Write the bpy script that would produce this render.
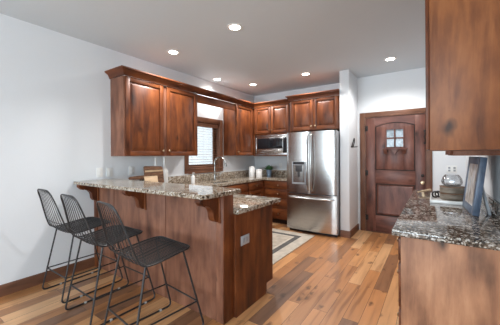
import bpy, bmesh, math, random
from mathutils import Vector, Matrix
random.seed(7)
PI = math.pi
SC = bpy.context.scene
COL = SC.collection
for o in list(bpy.data.objects): bpy.data.objects.remove(o)

# ------------------------------------------------------------------ camera, world, lights, exposure
cam_d = bpy.data.cameras.new('camera'); cam = bpy.data.objects.new('camera', cam_d); COL.objects.link(cam)
cam_d.sensor_fit = 'HORIZONTAL'; cam_d.sensor_width = 36.0; cam_d.lens = 36.0*268.1/500
cam_d.shift_x = 0.0; cam_d.shift_y = -(162.5-155.77)/500; cam_d.clip_start = 0.05
cam.location = (0, 0, 1.37)
cam.rotation_euler = (Matrix.Rotation(0.600, 4, 'Z') @ Matrix.Rotation(PI/2, 4, 'X') @ Matrix.Rotation(-0.006, 4, 'Z')).to_euler()
SC.camera = cam
SC.view_settings.view_transform = 'Standard'; SC.view_settings.look = 'None'
SC.view_settings.gamma = 1.0; SC.view_settings.use_curve_mapping = False
SC.view_settings.exposure = 0.67
W = bpy.data.worlds.new('sky'); SC.world = W; W.use_nodes = True
bgn = W.node_tree.nodes['Background']; bgn.inputs[0].default_value = (0.80, 0.92, 1.0, 1); bgn.inputs[1].default_value = 1.05

def area(name, loc, rot, sx, sy, power, color):
    l = bpy.data.lights.new(name, 'AREA'); l.shape = 'RECTANGLE'; l.size = sx; l.size_y = sy
    l.energy = power; l.color = color
    o = bpy.data.objects.new(name, l); o.location = loc; o.rotation_euler = rot; COL.objects.link(o); return o
# area lamps added inside the unseen rear-room windows for daylight, tilted up for fill
area('daylight_fill_rear', (-1.6, -4.35, 1.45), (PI/2+0.25, 0, 0), 3.0, 2.1, 180, (0.77, 0.91, 1.0))
area('daylight_fill_side', (3.85, -1.6, 1.45), (0, PI/2+0.3, 0), 2.1, 3.4, 50, (0.77, 0.91, 1.0))
CAN_POWER = 50.0

# ------------------------------------------------------------------ materials
def new_mat(name):
    m = bpy.data.materials.new(name); m.use_nodes = True
    nt = m.node_tree; b = nt.nodes['Principled BSDF']
    return m, nt, b
def N(nt, t, **k):
    n = nt.nodes.new(t)
    for a, v in k.items(): setattr(n, a, v)
    return n
def ramp(nt, stops, interp='LINEAR'):
    r = N(nt, 'ShaderNodeValToRGB'); e = r.color_ramp; e.interpolation = interp
    while len(e.elements) < len(stops): e.elements.new(0.5)
    for i, (p, c) in enumerate(stops):
        e.elements[i].position = p; e.elements[i].color = (c[0], c[1], c[2], 1)
    return r
def coords(nt, scale, rnd=True):
    L = nt.links.new
    tc = N(nt, 'ShaderNodeTexCoord'); mp = N(nt, 'ShaderNodeMapping'); mp.inputs['Scale'].default_value = scale
    if rnd:
        oi = N(nt, 'ShaderNodeObjectInfo'); mu = N(nt, 'ShaderNodeMath', operation='MULTIPLY'); mu.inputs[1].default_value = 37.0
        ad = N(nt, 'ShaderNodeVectorMath', operation='ADD')
        L(oi.outputs['Random'], mu.inputs[0]); L(tc.outputs['Object'], ad.inputs[0]); L(mu.outputs[0], ad.inputs[1])
        L(ad.outputs[0], mp.inputs['Vector'])
    else: L(tc.outputs['Object'], mp.inputs['Vector'])
    return mp
def plain(name, col, rough=0.5, metal=0.0, noise=0.0, coat=0.0, spec=0.5):
    m, nt, b = new_mat(name); L = nt.links.new
    b.inputs['Roughness'].default_value = rough; b.inputs['Metallic'].default_value = metal
    b.inputs['Coat Weight'].default_value = coat; b.inputs['Specular IOR Level'].default_value = spec
    n = N(nt, 'ShaderNodeTexNoise'); n.inputs['Scale'].default_value = 12; n.inputs['Detail'].default_value = 4
    L(coords(nt, (1, 1, 1)).outputs[0], n.inputs['Vector'])
    lo = [max(0, c*(1-noise)) for c in col]; hi = [min(1, c*(1+noise)) for c in col]
    r = ramp(nt, [(0.3, lo), (0.7, hi)]); L(n.outputs['Fac'], r.inputs['Fac']); L(r.outputs['Color'], b.inputs['Base Color'])
    return m
def wood(name, axis, stops, rough=0.43, freq=1.0, knots=True, coat=0.0, bump=0.08, stain=(0.02, 0.008, 0.004)):
    m, nt, b = new_mat(name); L = nt.links.new
    sc = [11.0*freq]*3
    for a in axis: sc['xyz'.index(a)] = 1.5*freq
    n = N(nt, 'ShaderNodeTexNoise'); n.inputs['Scale'].default_value = 1.0; n.inputs['Detail'].default_value = 6
    n.inputs['Roughness'].default_value = 0.62; n.inputs['Distortion'].default_value = 0.5
    L(coords(nt, sc).outputs[0], n.inputs['Vector'])
    big = N(nt, 'ShaderNodeTexNoise'); big.inputs['Scale'].default_value = 1.0; big.inputs['Detail'].default_value = 5
    s2 = [9.0*freq]*3
    for a in axis: s2['xyz'.index(a)] = 3.6*freq
    L(coords(nt, s2).outputs[0], big.inputs['Vector'])
    mx = N(nt, 'ShaderNodeMix', data_type='FLOAT'); mx.inputs[0].default_value = 0.45
    L(n.outputs['Fac'], mx.inputs[2]); L(big.outputs['Fac'], mx.inputs[3])
    r = ramp(nt, stops); L(mx.outputs[0], r.inputs['Fac'])
    out = r.outputs['Color']
    if knots:
        s3 = [3.2]*3
        for a in axis: s3['xyz'.index(a)] = 2.0
        v = N(nt, 'ShaderNodeTexVoronoi'); v.inputs['Scale'].default_value = 1.0
        nd = N(nt, 'ShaderNodeVectorMath', operation='ADD'); cs = coords(nt, s3)
        nn = N(nt, 'ShaderNodeTexNoise'); nn.inputs['Scale'].default_value = 4.0; L(cs.outputs[0], nn.inputs['Vector'])
        ns = N(nt, 'ShaderNodeVectorMath', operation='SCALE'); ns.inputs['Scale'].default_value = 0.22
        L(nn.outputs['Color'], ns.inputs[0]); L(cs.outputs[0], nd.inputs[0]); L(ns.outputs[0], nd.inputs[1])
        L(nd.outputs[0], v.inputs['Vector'])
        kr = ramp(nt, [(0.03, (0.9, 0.9, 0.9)), (0.13, (0, 0, 0))]); L(v.outputs['Distance'], kr.inputs['Fac'])
        mk = N(nt, 'ShaderNodeMix', data_type='RGBA'); L(kr.outputs['Color'], mk.inputs[0])
        L(out, mk.inputs[6]); mk.inputs[7].default_value = (*stain, 1); out = mk.outputs[2]
    L(out, b.inputs['Base Color'])
    b.inputs['Roughness'].default_value = rough; b.inputs['Coat Weight'].default_value = coat; b.inputs['Coat Roughness'].default_value = 0.22; b.inputs['Specular IOR Level'].default_value = 0.34
    bp = N(nt, 'ShaderNodeBump'); bp.inputs['Strength'].default_value = bump; bp.inputs['Distance'].default_value = 0.004
    L(n.outputs['Fac'], bp.inputs['Height']); L(bp.outputs[0], b.inputs['Normal'])
    return m
ALDER = [(0.31, (0.026, 0.007, 0.003)), (0.43, (0.095, 0.026, 0.009)), (0.55, (0.165, 0.046, 0.013)), (0.69, (0.27, 0.084, 0.024))]
SHEENW = [(0.34, (0.080, 0.034, 0.022)), (0.45, (0.165, 0.067, 0.040)), (0.55, (0.24, 0.102, 0.060)), (0.68, (0.32, 0.150, 0.092))]  # alder paled and greyed: reflected sheen is put into the colour
DOORW = [(0.30, (0.040, 0.016, 0.013)), (0.45, (0.115, 0.043, 0.031)), (0.56, (0.18, 0.070, 0.049)), (0.72, (0.27, 0.12, 0.086))]
TRIMW = [(0.30, (0.065, 0.026, 0.015)), (0.48, (0.145, 0.060, 0.032)), (0.60, (0.20, 0.086, 0.047)), (0.72, (0.26, 0.12, 0.068))]
WV = wood('alder_vertical', 'z', ALDER); WH = wood('alder_horizontal', 'xy', ALDER)
PV = wood('alder_sheen_panel', 'z', SHEENW, rough=0.42); RV = wood('alder_end_panel', 'z', [(0.32, (0.085, 0.028, 0.011)), (0.45, (0.175, 0.058, 0.020)), (0.55, (0.26, 0.092, 0.030)), (0.70, (0.34, 0.135, 0.050))], rough=0.45)
RB = wood('alder_lit_end_panel', 'z', [(p, (c[0]*1.75, c[1]*1.95, c[2]*1.75)) for p, c in SHEENW], rough=0.5)  # brighter lit copy of the panel alder, light put into the colour
DV = wood('door_alder_vertical', 'z', DOORW, rough=0.38); DH = wood('door_alder_horizontal', 'x', DOORW, rough=0.38)
TV = wood('casing_wood_vertical', 'z', TRIMW, knots=False); TH = wood('casing_wood_horizontal', 'xy', TRIMW, knots=False)
DARKW = wood('dark_walnut', 'y', [(0.35, (0.05, 0.022, 0.012)), (0.5, (0.16, 0.075, 0.04)), (0.62, (0.26, 0.13, 0.07))], knots=False, freq=3, coat=0, rough=0.5)
BEECH = wood('pale_beech', 'y', [(0.35, (0.48, 0.33, 0.20)), (0.6, (0.62, 0.45, 0.29))], knots=False, freq=3, coat=0, rough=0.55)
BASKW = wood('grey_brown_wood', 'xy', [(0.35, (0.10, 0.08, 0.062)), (0.6, (0.23, 0.19, 0.15))], knots=False, freq=4, coat=0, rough=0.6)

def make_floor():
    m, nt, b = new_mat('pine_planks'); L = nt.links.new
    tc = N(nt, 'ShaderNodeTexCoord'); sp = N(nt, 'ShaderNodeSeparateXYZ'); cb = N(nt, 'ShaderNodeCombineXYZ')
    L(tc.outputs['Object'], sp.inputs[0]); L(sp.outputs['Y'], cb.inputs['X']); L(sp.outputs['X'], cb.inputs['Y'])
    br = N(nt, 'ShaderNodeTexBrick'); br.offset = 0.41; br.offset_frequency = 2; br.squash = 1.0
    br.inputs['Scale'].default_value = 1.0; br.inputs['Brick Width'].default_value = 1.15; br.inputs['Row Height'].default_value = 0.128
    br.inputs['Mortar Size'].default_value = 0.0016; br.inputs['Mortar Smooth'].default_value = 0.2; br.inputs['Bias'].default_value = 0.0
    br.inputs['Color1'].default_value = (0, 0, 0, 1); br.inputs['Color2'].default_value = (1, 1, 1, 1); br.inputs['Mortar'].default_value = (0.5, 0.5, 0.5, 1)
    L(cb.outputs[0], br.inputs['Vector'])
    tone = ramp(nt, [(0.0, (0.21, 0.105, 0.060)), (0.20, (0.40, 0.175, 0.066)), (0.5, (0.54, 0.235, 0.085)), (0.72, (0.61, 0.295, 0.120)), (1.0, (0.70, 0.41, 0.21))])
    L(br.outputs['Color'], tone.inputs['Fac'])
    # grain, shifted from plank to plank
    sh = N(nt, 'ShaderNodeVectorMath', operation='SCALE'); sh.inputs['Scale'].default_value = 23.0; L(br.outputs['Color'], sh.inputs[0])
    ad = N(nt, 'ShaderNodeVectorMath', operation='ADD'); L(tc.outputs['Object'], ad.inputs[0]); L(sh.outputs[0], ad.inputs[1])
    mp = N(nt, 'ShaderNodeMapping'); mp.inputs['Scale'].default_value = (16, 1.3, 1); L(ad.outputs[0], mp.inputs['Vector'])
    gn = N(nt, 'ShaderNodeTexNoise'); gn.inputs['Scale'].default_value = 1.0; gn.inputs['Detail'].default_value = 6; gn.inputs['Distortion'].default_value = 0.45
    L(mp.outputs[0], gn.inputs['Vector'])
    gr = ramp(nt, [(0.30, (0.62, 0.56, 0.51)), (0.46, (0.95, 0.94, 0.92)), (0.68, (1.12, 1.12, 1.10))]); L(gn.outputs['Fac'], gr.inputs['Fac'])
    mu = N(nt, 'ShaderNodeMix', data_type='RGBA', blend_type='MULTIPLY'); mu.inputs[0].default_value = 1.0
    L(tone.outputs['Color'], mu.inputs[6]); L(gr.outputs['Color'], mu.inputs[7])
    # knots
    mp2 = N(nt, 'ShaderNodeMapping'); mp2.inputs['Scale'].default_value = (7.0, 3.6, 1); L(ad.outputs[0], mp2.inputs['Vector'])
    nn = N(nt, 'ShaderNodeTexNoise'); nn.inputs['Scale'].default_value = 5.0; L(mp2.outputs[0], nn.inputs['Vector'])
    ns = N(nt, 'ShaderNodeVectorMath', operation='SCALE'); ns.inputs['Scale'].default_value = 0.35; L(nn.outputs['Color'], ns.inputs[0])
    na = N(nt, 'ShaderNodeVectorMath', operation='ADD'); L(mp2.outputs[0], na.inputs[0]); L(ns.outputs[0], na.inputs[1])
    v = N(nt, 'ShaderNodeTexVoronoi'); v.inputs['Scale'].default_value = 1.0; L(na.outputs[0], v.inputs['Vector'])
    kr = ramp(nt, [(0.08, (0.7, 0.7, 0.7)), (0.22, (0, 0, 0))]); L(v.outputs['Distance'], kr.inputs['Fac'])
    mk = N(nt, 'ShaderNodeMix', data_type='RGBA'); L(kr.outputs['Color'], mk.inputs[0]); L(mu.outputs[2], mk.inputs[6]); mk.inputs[7].default_value = (0.06, 0.025, 0.012, 1)
    mm = N(nt, 'ShaderNodeMix', data_type='RGBA'); L(br.outputs['Fac'], mm.inputs[0]); L(mk.outputs[2], mm.inputs[6]); mm.inputs[7].default_value = (0.07, 0.03, 0.014, 1)
    L(mm.outputs[2], b.inputs['Base Color'])
    b.inputs['Roughness'].default_value = 0.34; b.inputs['Coat Weight'].default_value = 0.2; b.inputs['Coat Roughness'].default_value = 0.25
    bp = N(nt, 'ShaderNodeBump'); bp.inputs['Strength'].default_value = 0.12; bp.inputs['Distance'].default_value = 0.004; L(gn.outputs['Fac'], bp.inputs['Height']); L(bp.outputs[0], b.inputs['Normal'])
    return m
def make_granite(name, dark):
    m, nt, b = new_mat(name); L = nt.links.new
    cs = coords(nt, (1, 1, 1), False)
    v = N(nt, 'ShaderNodeTexVoronoi'); v.inputs['Scale'].default_value = 105 if dark else 80; L(cs.outputs[0], v.inputs['Vector'])
    s = N(nt, 'ShaderNodeSeparateColor'); L(v.outputs['Color'], s.inputs[0])
    n = N(nt, 'ShaderNodeTexNoise'); n.inputs['Scale'].default_value = 34 if dark else 26; n.inputs['Detail'].default_value = 5; n.inputs['Roughness'].default_value = 0.7; L(cs.outputs[0], n.inputs['Vector'])
    mx = N(nt, 'ShaderNodeMix', data_type='FLOAT'); mx.inputs[0].default_value = 0.55; L(s.outputs[0], mx.inputs[2]); L(n.outputs['Fac'], mx.inputs[3])
    n2 = N(nt, 'ShaderNodeTexNoise'); n2.inputs['Scale'].default_value = 13; n2.inputs['Detail'].default_value = 3; L(cs.outputs[0], n2.inputs['Vector'])
    m2 = N(nt, 'ShaderNodeMix', data_type='FLOAT'); m2.inputs[0].default_value = 0.34; L(mx.outputs[0], m2.inputs[2]); L(n2.outputs['Fac'], m2.inputs[3]); mx = m2
    if dark: st = [(0.0, (0.012, 0.010, 0.009)), (0.38, (0.028, 0.022, 0.018)), (0.45, (0.085, 0.062, 0.046)), (0.54, (0.16, 0.122, 0.094)), (0.595, (0.38, 0.345, 0.305)), (0.70, (0.66, 0.64, 0.61))]
    else: st = [(0.0, (0.015, 0.012, 0.010)), (0.32, (0.04, 0.028, 0.02)), (0.40, (0.18, 0.125, 0.08)), (0.52, (0.34, 0.27, 0.20)), (0.62, (0.48, 0.43, 0.36)), (0.8, (0.66, 0.64, 0.60))]
    r = ramp(nt, st); L(mx.outputs[0], r.inputs['Fac']); L(r.outputs['Color'], b.inputs['Base Color'])
    b.inputs['Roughness'].default_value = 0.07; b.inputs['Specular IOR Level'].default_value = 0.6
    return m
def make_wall(name, col, bump=0.05, scale=90):
    m, nt, b = new_mat(name); L = nt.links.new
    cs = coords(nt, (1, 1, 1), False)
    n = N(nt, 'ShaderNodeTexNoise'); n.inputs['Scale'].default_value = scale; n.inputs['Detail'].default_value = 3; L(cs.outputs[0], n.inputs['Vector'])
    r = ramp(nt, [(0.3, [c*0.985 for c in col]), (0.7, col)]); L(n.outputs['Fac'], r.inputs['Fac']); L(r.outputs['Color'], b.inputs['Base Color'])
    bp = N(nt, 'ShaderNodeBump'); bp.inputs['Strength'].default_value = bump; bp.inputs['Distance'].default_value = 0.003; L(n.outputs['Fac'], bp.inputs['Height']); L(bp.outputs[0], b.inputs['Normal'])
    b.inputs['Roughness'].default_value = 0.75; b.inputs['Specular IOR Level'].default_value = 0.25
    return m
def make_steel():
    m, nt, b = new_mat('brushed_steel'); L = nt.links.new
    n = N(nt, 'ShaderNodeTexNoise'); n.inputs['Scale'].default_value = 1.0; n.inputs['Detail'].default_value = 3
    L(coords(nt, (3, 3, 160)).outputs[0], n.inputs['Vector'])
    r = ramp(nt, [(0.3, (0.50, 0.49, 0.48)), (0.7, (0.62, 0.61, 0.60))]); L(n.outputs['Fac'], r.inputs['Fac']); L(r.outputs['Color'], b.inputs['Base Color'])
    b.inputs['Metallic'].default_value = 1.0; b.inputs['Roughness'].default_value = 0.24
    return m
def make_glass(name, tint=(1, 1, 1), gloss=0.12):
    m = bpy.data.materials.new(name); m.use_nodes = True; nt = m.node_tree; L = nt.links.new
    nt.nodes.remove(nt.nodes['Principled BSDF']); out = nt.nodes['Material Output']
    t = N(nt, 'ShaderNodeBsdfTransparent'); t.inputs[0].default_value = (*tint, 1)
    g = N(nt, 'ShaderNodeBsdfGlossy'); g.inputs['Roughness'].default_value = 0.03
    lw = N(nt, 'ShaderNodeLayerWeight'); lw.inputs[0].default_value = 0.25
    mu = N(nt, 'ShaderNodeMath', operation='MULTIPLY_ADD'); mu.inputs[1].default_value = 0.6; mu.inputs[2].default_value = gloss; mu.use_clamp = True
    L(lw.outputs['Fresnel'], mu.inputs[0])
    x = N(nt, 'ShaderNodeMixShader'); L(mu.outputs[0], x.inputs[0]); L(t.outputs[0], x.inputs[1]); L(g.outputs[0], x.inputs[2]); L(x.outputs[0], out.inputs['Surface'])
    return m
def emit(name, col, s):
    m, nt, b = new_mat(name); b.inputs['Base Color'].default_value = (*col, 1)
    b.inputs['Emission Color'].default_value = (*col, 1); b.inputs['Emission Strength'].default_value = s
    return m
FLOOR = make_floor(); GRAN = make_granite('granite', False); GRAND = make_granite('granite_dark', True)
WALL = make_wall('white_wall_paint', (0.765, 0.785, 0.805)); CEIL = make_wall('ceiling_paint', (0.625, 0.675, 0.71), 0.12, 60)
STEEL = make_steel(); CHROME = plain('polished_nickel', (0.42, 0.41, 0.39), 0.24, 1.0)
BLACKM = plain('black_wire_metal', (0.022, 0.021, 0.022), 0.42, 0.0, 0.1); DGREY = plain('dark_grey_plastic', (0.05, 0.05, 0.053), 0.4, 0, 0.1)
BLACKG = plain('black_glass', (0.012, 0.013, 0.016), 0.05); IRON = plain('wrought_iron', (0.03, 0.026, 0.024), 0.55, 0.6, 0.2)
WHITEP = plain('white_plastic', (0.82, 0.82, 0.80), 0.35, 0, 0.02); CERAM = plain('white_ceramic', (0.80, 0.79, 0.77), 0.18, 0, 0.03)
BRONZE = plain('warm_bronze', (0.45, 0.32, 0.20), 0.3, 1.0, 0.1); CREAM = plain('rug_cream', (0.52, 0.46, 0.38), 0.95, 0, 0.16); RUGD = plain('rug_charcoal', (0.10, 0.093, 0.088), 0.95, 0, 0.25)
RUGB = plain('rug_beige', (0.43, 0.37, 0.30), 0.95, 0, 0.2); LEAF = plain('leaf_green', (0.07, 0.17, 0.075), 0.5, 0, 0.3); BLUE = plain('slate_blue_paint', (0.075, 0.105, 0.16), 0.35, 0, 0.25)
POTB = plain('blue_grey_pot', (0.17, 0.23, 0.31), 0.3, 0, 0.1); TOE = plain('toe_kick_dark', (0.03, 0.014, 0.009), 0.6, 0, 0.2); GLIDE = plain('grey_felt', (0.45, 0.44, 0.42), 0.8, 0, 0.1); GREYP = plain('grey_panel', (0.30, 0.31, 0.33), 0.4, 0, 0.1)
GLASS = make_glass('clear_glass'); FGLASS = make_glass('bowl_glass', (0.97, 0.98, 0.99), 0.10); LENS = emit('lamp_lens', (1.0, 0.93, 0.82), 14.0); BLINDM = plain('blind_slat_wood', (0.26, 0.12, 0.07), 0.5, 0, 0.15)
SLATM = plain('blind_slat_white', (0.72, 0.73, 0.73), 0.5, 0, 0.05)
def make_art():
    m, nt, b = new_mat('abstract_art'); L = nt.links.new
    n = N(nt, 'ShaderNodeTexNoise'); n.inputs['Scale'].default_value = 5; n.inputs['Detail'].default_value = 7; n.inputs['Distortion'].default_value = 2.2
    L(coords(nt, (1, 2.2, 0.7), False).outputs[0], n.inputs['Vector'])
    r = ramp(nt, [(0.34, (0.14, 0.10, 0.08)), (0.44, (0.42, 0.36, 0.31)), (0.54, (0.70, 0.68, 0.66)), (0.64, (0.40, 0.42, 0.46))]); L(n.outputs['Fac'], r.inputs['Fac']); L(r.outputs['Color'], b.inputs['Base Color'])
    b.inputs['Roughness'].default_value = 0.3
    return m
ART = make_art()

# ------------------------------------------------------------------ mesh building
class MB:
    def __init__(s, M=None): s.bm = bmesh.new(); s.M = M or Matrix.Identity(4)
    def _fin(s, verts, mat):
        vs = set(verts)
        for f in {f for v in vs for f in v.link_faces}: f.material_index = mat
        for v in vs: v.co = s.M @ v.co
    def box(s, x0, x1, y0, y1, z0, z1, b=0.0, mat=0, seg=2):
        r = bmesh.ops.create_cube(s.bm, size=1.0); vs = r['verts']
        for v in vs: v.co = Vector(((x0+x1)/2+v.co.x*(x1-x0), (y0+y1)/2+v.co.y*(y1-y0), (z0+z1)/2+v.co.z*(z1-z0)))
        if b > 0:
            es = list({e for v in vs for e in v.link_edges})
            g = bmesh.ops.bevel(s.bm, geom=es, offset=b, segments=seg, profile=0.5, affect='EDGES')
            vs = list({v for f in g['faces'] for v in f.verts} | {v for v in vs if v.is_valid})
        s._fin(vs, mat); return s
    def frustum(s, x0, x1, y0, y1, z0, z1, inset, mat=0):
        vs = [s.bm.verts.new(c) for c in ((x0,y0,z0),(x1,y0,z0),(x1,y1,z0),(x0,y1,z0),(x0+inset,y0+inset,z1),(x1-inset,y0+inset,z1),(x1-inset,y1-inset,z1),(x0+inset,y1-inset,z1))]
        for q in ((3,2,1,0),(4,5,6,7),(0,1,5,4),(1,2,6,5),(2,3,7,6),(3,0,4,7)): s.bm.faces.new([vs[i] for i in q])
        s._fin(vs, mat); return s
    def prism(s, poly, axis, a0, a1, mat=0):
        def P(p, a): return {'x': (a, p[0], p[1]), 'y': (p[0], a, p[1]), 'z': (p[0], p[1], a)}[axis]
        A = [s.bm.verts.new(P(p, a0)) for p in poly]; B = [s.bm.verts.new(P(p, a1)) for p in poly]; n = len(poly)
        s.bm.faces.new(A); s.bm.faces.new(B[::-1])
        for i in range(n): s.bm.faces.new((A[i], B[i], B[(i+1) % n], A[(i+1) % n]))
        s._fin(A+B, mat); return s
    def tube(s, pts, r, seg=8, closed=False, mat=0):
        pts = [Vector(p) for p in pts]; n = len(pts); rings = []
        R = r if isinstance(r, (list, tuple)) else [r]*n
        up = None
        for i, p in enumerate(pts):
            if closed: t = (pts[(i+1) % n]-pts[i-1])
            else: t = pts[min(i+1, n-1)]-pts[max(i-1, 0)]
            t.normalize()
            if up is None: up = Vector((0, 0, 1)) if abs(t.z) < 0.9 else Vector((1, 0, 0))
            a = up-t*up.dot(t)
            if a.length < 1e-4: a = Vector((1, 0.3, 0.2))-t*Vector((1, 0.3, 0.2)).dot(t)
            a.normalize(); bb = t.cross(a); up = a
            rings.append([s.bm.verts.new(p+(a*math.cos(2*PI*k/seg)+bb*math.sin(2*PI*k/seg))*R[i]) for k in range(seg)])
        for i in range(n if closed else n-1):
            A, B = rings[i], rings[(i+1) % n]
            for k in range(seg): s.bm.faces.new((A[k], A[(k+1) % seg], B[(k+1) % seg], B[k]))
        if not closed: s.bm.faces.new(rings[0][::-1]); s.bm.faces.new(rings[-1])
        s._fin([v for q in rings for v in q], mat); return s
    def lathe(s, prof, c=(0, 0, 0), seg=24, mat=0):
        rings = []; allv = []
        for r, z in prof:
            if r < 1e-6: ring = [s.bm.verts.new((c[0], c[1], c[2]+z))]
            else: ring = [s.bm.verts.new((c[0]+r*math.cos(2*PI*k/seg), c[1]+r*math.sin(2*PI*k/seg), c[2]+z)) for k in range(seg)]
            rings.append(ring); allv += ring
        for A, B in zip(rings, rings[1:]):
            for k in range(seg):
                j = (k+1) % seg
                if len(A) == 1 and len(B) == 1: continue
                if len(A) == 1: s.bm.faces.new((A[0], B[j], B[k]))
                elif len(B) == 1: s.bm.faces.new((A[k], A[j], B[0]))
                else: s.bm.faces.new((A[k], A[j], B[j], B[k]))
        s._fin(allv, mat); return s
    def build(s, name, mats, root=None, origin=None):
        bm = s.bm; bmesh.ops.recalc_face_normals(bm, faces=bm.faces[:])
        # world location of the parent chain (no rotations in use)
        off = Vector((0, 0, 0)); p = root
        while p is not None: off += p.location; p = p.parent
        loc = Vector(origin) if origin is not None else Vector((0, 0, 0))
        if root is None:
            off = loc
        else:
            loc = Vector((0, 0, 0))
        for v in bm.verts: v.co -= off
        me = bpy.data.meshes.new(name); bm.to_mesh(me); bm.free()
        for m in (mats if isinstance(mats, (list, tuple)) else [mats]): me.materials.append(m)
        me.polygons.foreach_set('use_smooth', [True]*len(me.polygons)); me.set_sharp_from_angle(angle=math.radians(35))
        o = bpy.data.objects.new(name, me); COL.objects.link(o)
        if root is not None: o.parent = root
        else: o.location = loc
        return o
def tag(o, label, cat, group=None):
    o['label'] = label; o['category'] = cat
    if group: o['group'] = group
    return o
def thing(name, loc, label, cat, group=None):
    o = bpy.data.objects.new(name, None); o.empty_display_size = 0.05; o.location = loc; COL.objects.link(o)
    return tag(o, label, cat, group)
def struct(name, mb, mats, root=None):
    o = mb.build(name, mats, root)
    if root is None: o['kind'] = 'structure'
    return o
def copy_tree(o, parent=None):
    c = o.copy(); COL.objects.link(c)
    if parent is not None: c.parent = parent
    for ch in list(o.children): copy_tree(ch, c)
    return c
def smooth(pts, n=6, closed=False):
    P = [Vector(p) for p in pts]; out = []; m = len(P)
    for i in range(m if closed else m-1):
        if closed: a, b, c, d = P[i-1], P[i], P[(i+1) % m], P[(i+2) % m]
        else: a, b, c, d = P[max(i-1, 0)], P[i], P[i+1], P[min(i+2, m-1)]
        for k in range(n):
            t = k/n
            out.append(0.5*((2*b)+(c-a)*t+(2*a-5*b+4*c-d)*t*t+(3*b-a-3*c+d)*t**3))
    if not closed: out.append(P[-1])
    return out
def fillet(pts, r, n=6):
    P = [Vector(p) for p in pts]; out = [P[0]]
    for i in range(1, len(P)-1):
        d0 = (P[i-1]-P[i]).normalized(); d1 = (P[i+1]-P[i]).normalized()
        a = P[i]+d0*r; b = P[i]+d1*r
        for k in range(n+1):
            t = k/n; out.append(a*(1-t)**2+P[i]*2*t*(1-t)+b*t*t)
    out.append(P[-1]); return out
def face(dirn, x, y, z):
    """local (across, up, outward) frame for a front facing dirn with its lower left corner at x, y, z"""
    n = Vector({'+x': (1, 0, 0), '-y': (0, -1, 0), '-x': (-1, 0, 0), '+y': (0, 1, 0)}[dirn]); up = Vector((0, 0, 1)); a = up.cross(n)
    M = Matrix.Identity(4)
    for i in range(3): M[i][0], M[i][1], M[i][2], M[i][3] = a[i], up[i], n[i], (x, y, z)[i]
    return M

# ------------------------------------------------------------------ setting
XL, XR, YB, YD, ZC = -3.52, 0.40, 5.343, 5.20, 2.79
YR, XF = -4.5, 4.0
struct('floor', MB().box(XL-0.2, XF+0.2, YR-0.2, YB+0.2, -0.1, 0.0), FLOOR)
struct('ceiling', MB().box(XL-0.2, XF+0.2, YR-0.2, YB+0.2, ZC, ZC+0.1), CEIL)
WY0, WY1, WZ0, WZ1 = 3.24, 4.07, 1.15, 2.00            # kitchen window opening
w = MB(); w.box(XL-0.17, XL, YR-0.2, WY0, 0, ZC); w.box(XL-0.17, XL, WY1, YB+0.2, 0, ZC); w.box(XL-0.17, XL, WY0, WY1, 0, WZ0); w.box(XL-0.17, XL, WY0, WY1, WZ1, ZC)
struct('wall_left', w, WALL)
struct('wall_back', MB().box(XL, -1.30, YB, YB+0.15, 0, ZC), WALL)
struct('wall_pantry', MB().box(-1.30, -1.15, 4.585, YD+0.293, 0, ZC, 0.004), WALL)
DX0, DX1, DZ = -1.02, -0.09, 2.045
w = MB(); w.box(-1.15, DX0, YD, YD+0.15, 0, ZC); w.box(DX1, XR+0.15, YD, YD+0.15, 0, ZC); w.box(DX0, DX1, YD, YD+0.15, DZ, ZC)
struct('wall_entry', w, WALL)
struct('wall_right', MB().box(XR, XR+0.15, 1.75, YD, 0, ZC), WALL)
struct('wall_return', MB().box(XR+0.15, XF, 1.75, 1.90, 0, ZC), WALL)
w = MB(); w.box(XL, -3.1, YR-0.15, YR, 0, ZC); w.box(-0.1, XF, YR-0.15, YR, 0, ZC); w.box(-3.1, -0.1, YR-0.15, YR, 0, 0.4); w.box(-3.1, -0.1, YR-0.15, YR, 2.5, ZC)
struct('wall_rear', w, WALL)
w = MB(); w.box(XF, XF+0.15, YR-0.15, -3.3, 0, ZC); w.box(XF, XF+0.15, 0.1, 1.9, 0, ZC); w.box(XF, XF+0.15, -3.3, 0.1, 0, 0.4); w.box(XF, XF+0.15, -3.3, 0.1, 2.5, ZC)
struct('wall_side', w, WALL)
w = MB()
for x0, x1 in ((-3.1, -3.02), (-2.13, -2.07), (-1.13, -1.07), (-0.18, -0.1)): w.box(x0, x1, YR-0.1, YR-0.02, 0.4, 2.5, 0.004)
w.box(-3.02, -0.18, YR-0.1, YR-0.02, 0.4, 0.48, 0.004); w.box(-3.02, -0.18, YR-0.1, YR-0.02, 2.42, 2.5, 0.004)
o = struct('window_2', w, TV); MB().box(-3.02, -0.18, YR-0.066, YR-0.06, 0.48, 2.42).build('glass', GLASS, o)
w = MB()
for y0, y1 in ((-3.3, -3.22), (-2.2, -2.14), (-1.06, -1.0), (0.02, 0.1)): w.box(XF+0.02, XF+0.1, y0, y1, 0.4, 2.5, 0.004)
w.box(XF+0.02, XF+0.1, -3.22, 0.02, 0.4, 0.48, 0.004); w.box(XF+0.02, XF+0.1, -3.22, 0.02, 2.42, 2.5, 0.004)
o = struct('window_3', w, TV); MB().box(XF+0.06, XF+0.066, -3.22, 0.02, 0.48, 2.42).build('glass', GLASS, o)
# baseboards
def base_profile(h=0.113, t=0.016): return [(0, 0), (t, 0), (t, h-0.02), (t*0.55, h-0.006), (0, h)]
struct('baseboard_left', MB().prism([(XL+a, b) for a, b in base_profile()], 'y', YR, 1.665), TH)
w = MB(); w.prism([(4.585-a, b) for a, b in base_profile()], 'x', -1.30, -1.134)
w.prism([(-1.15+a, b) for a, b in base_profile()], 'y', 4.585, YD)
struct('baseboard_pantry', w, TH)
struct('baseboard_entry', MB().prism([(YD-a, b) for a, b in base_profile()], 'x', 0.0, XR), TH)

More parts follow.
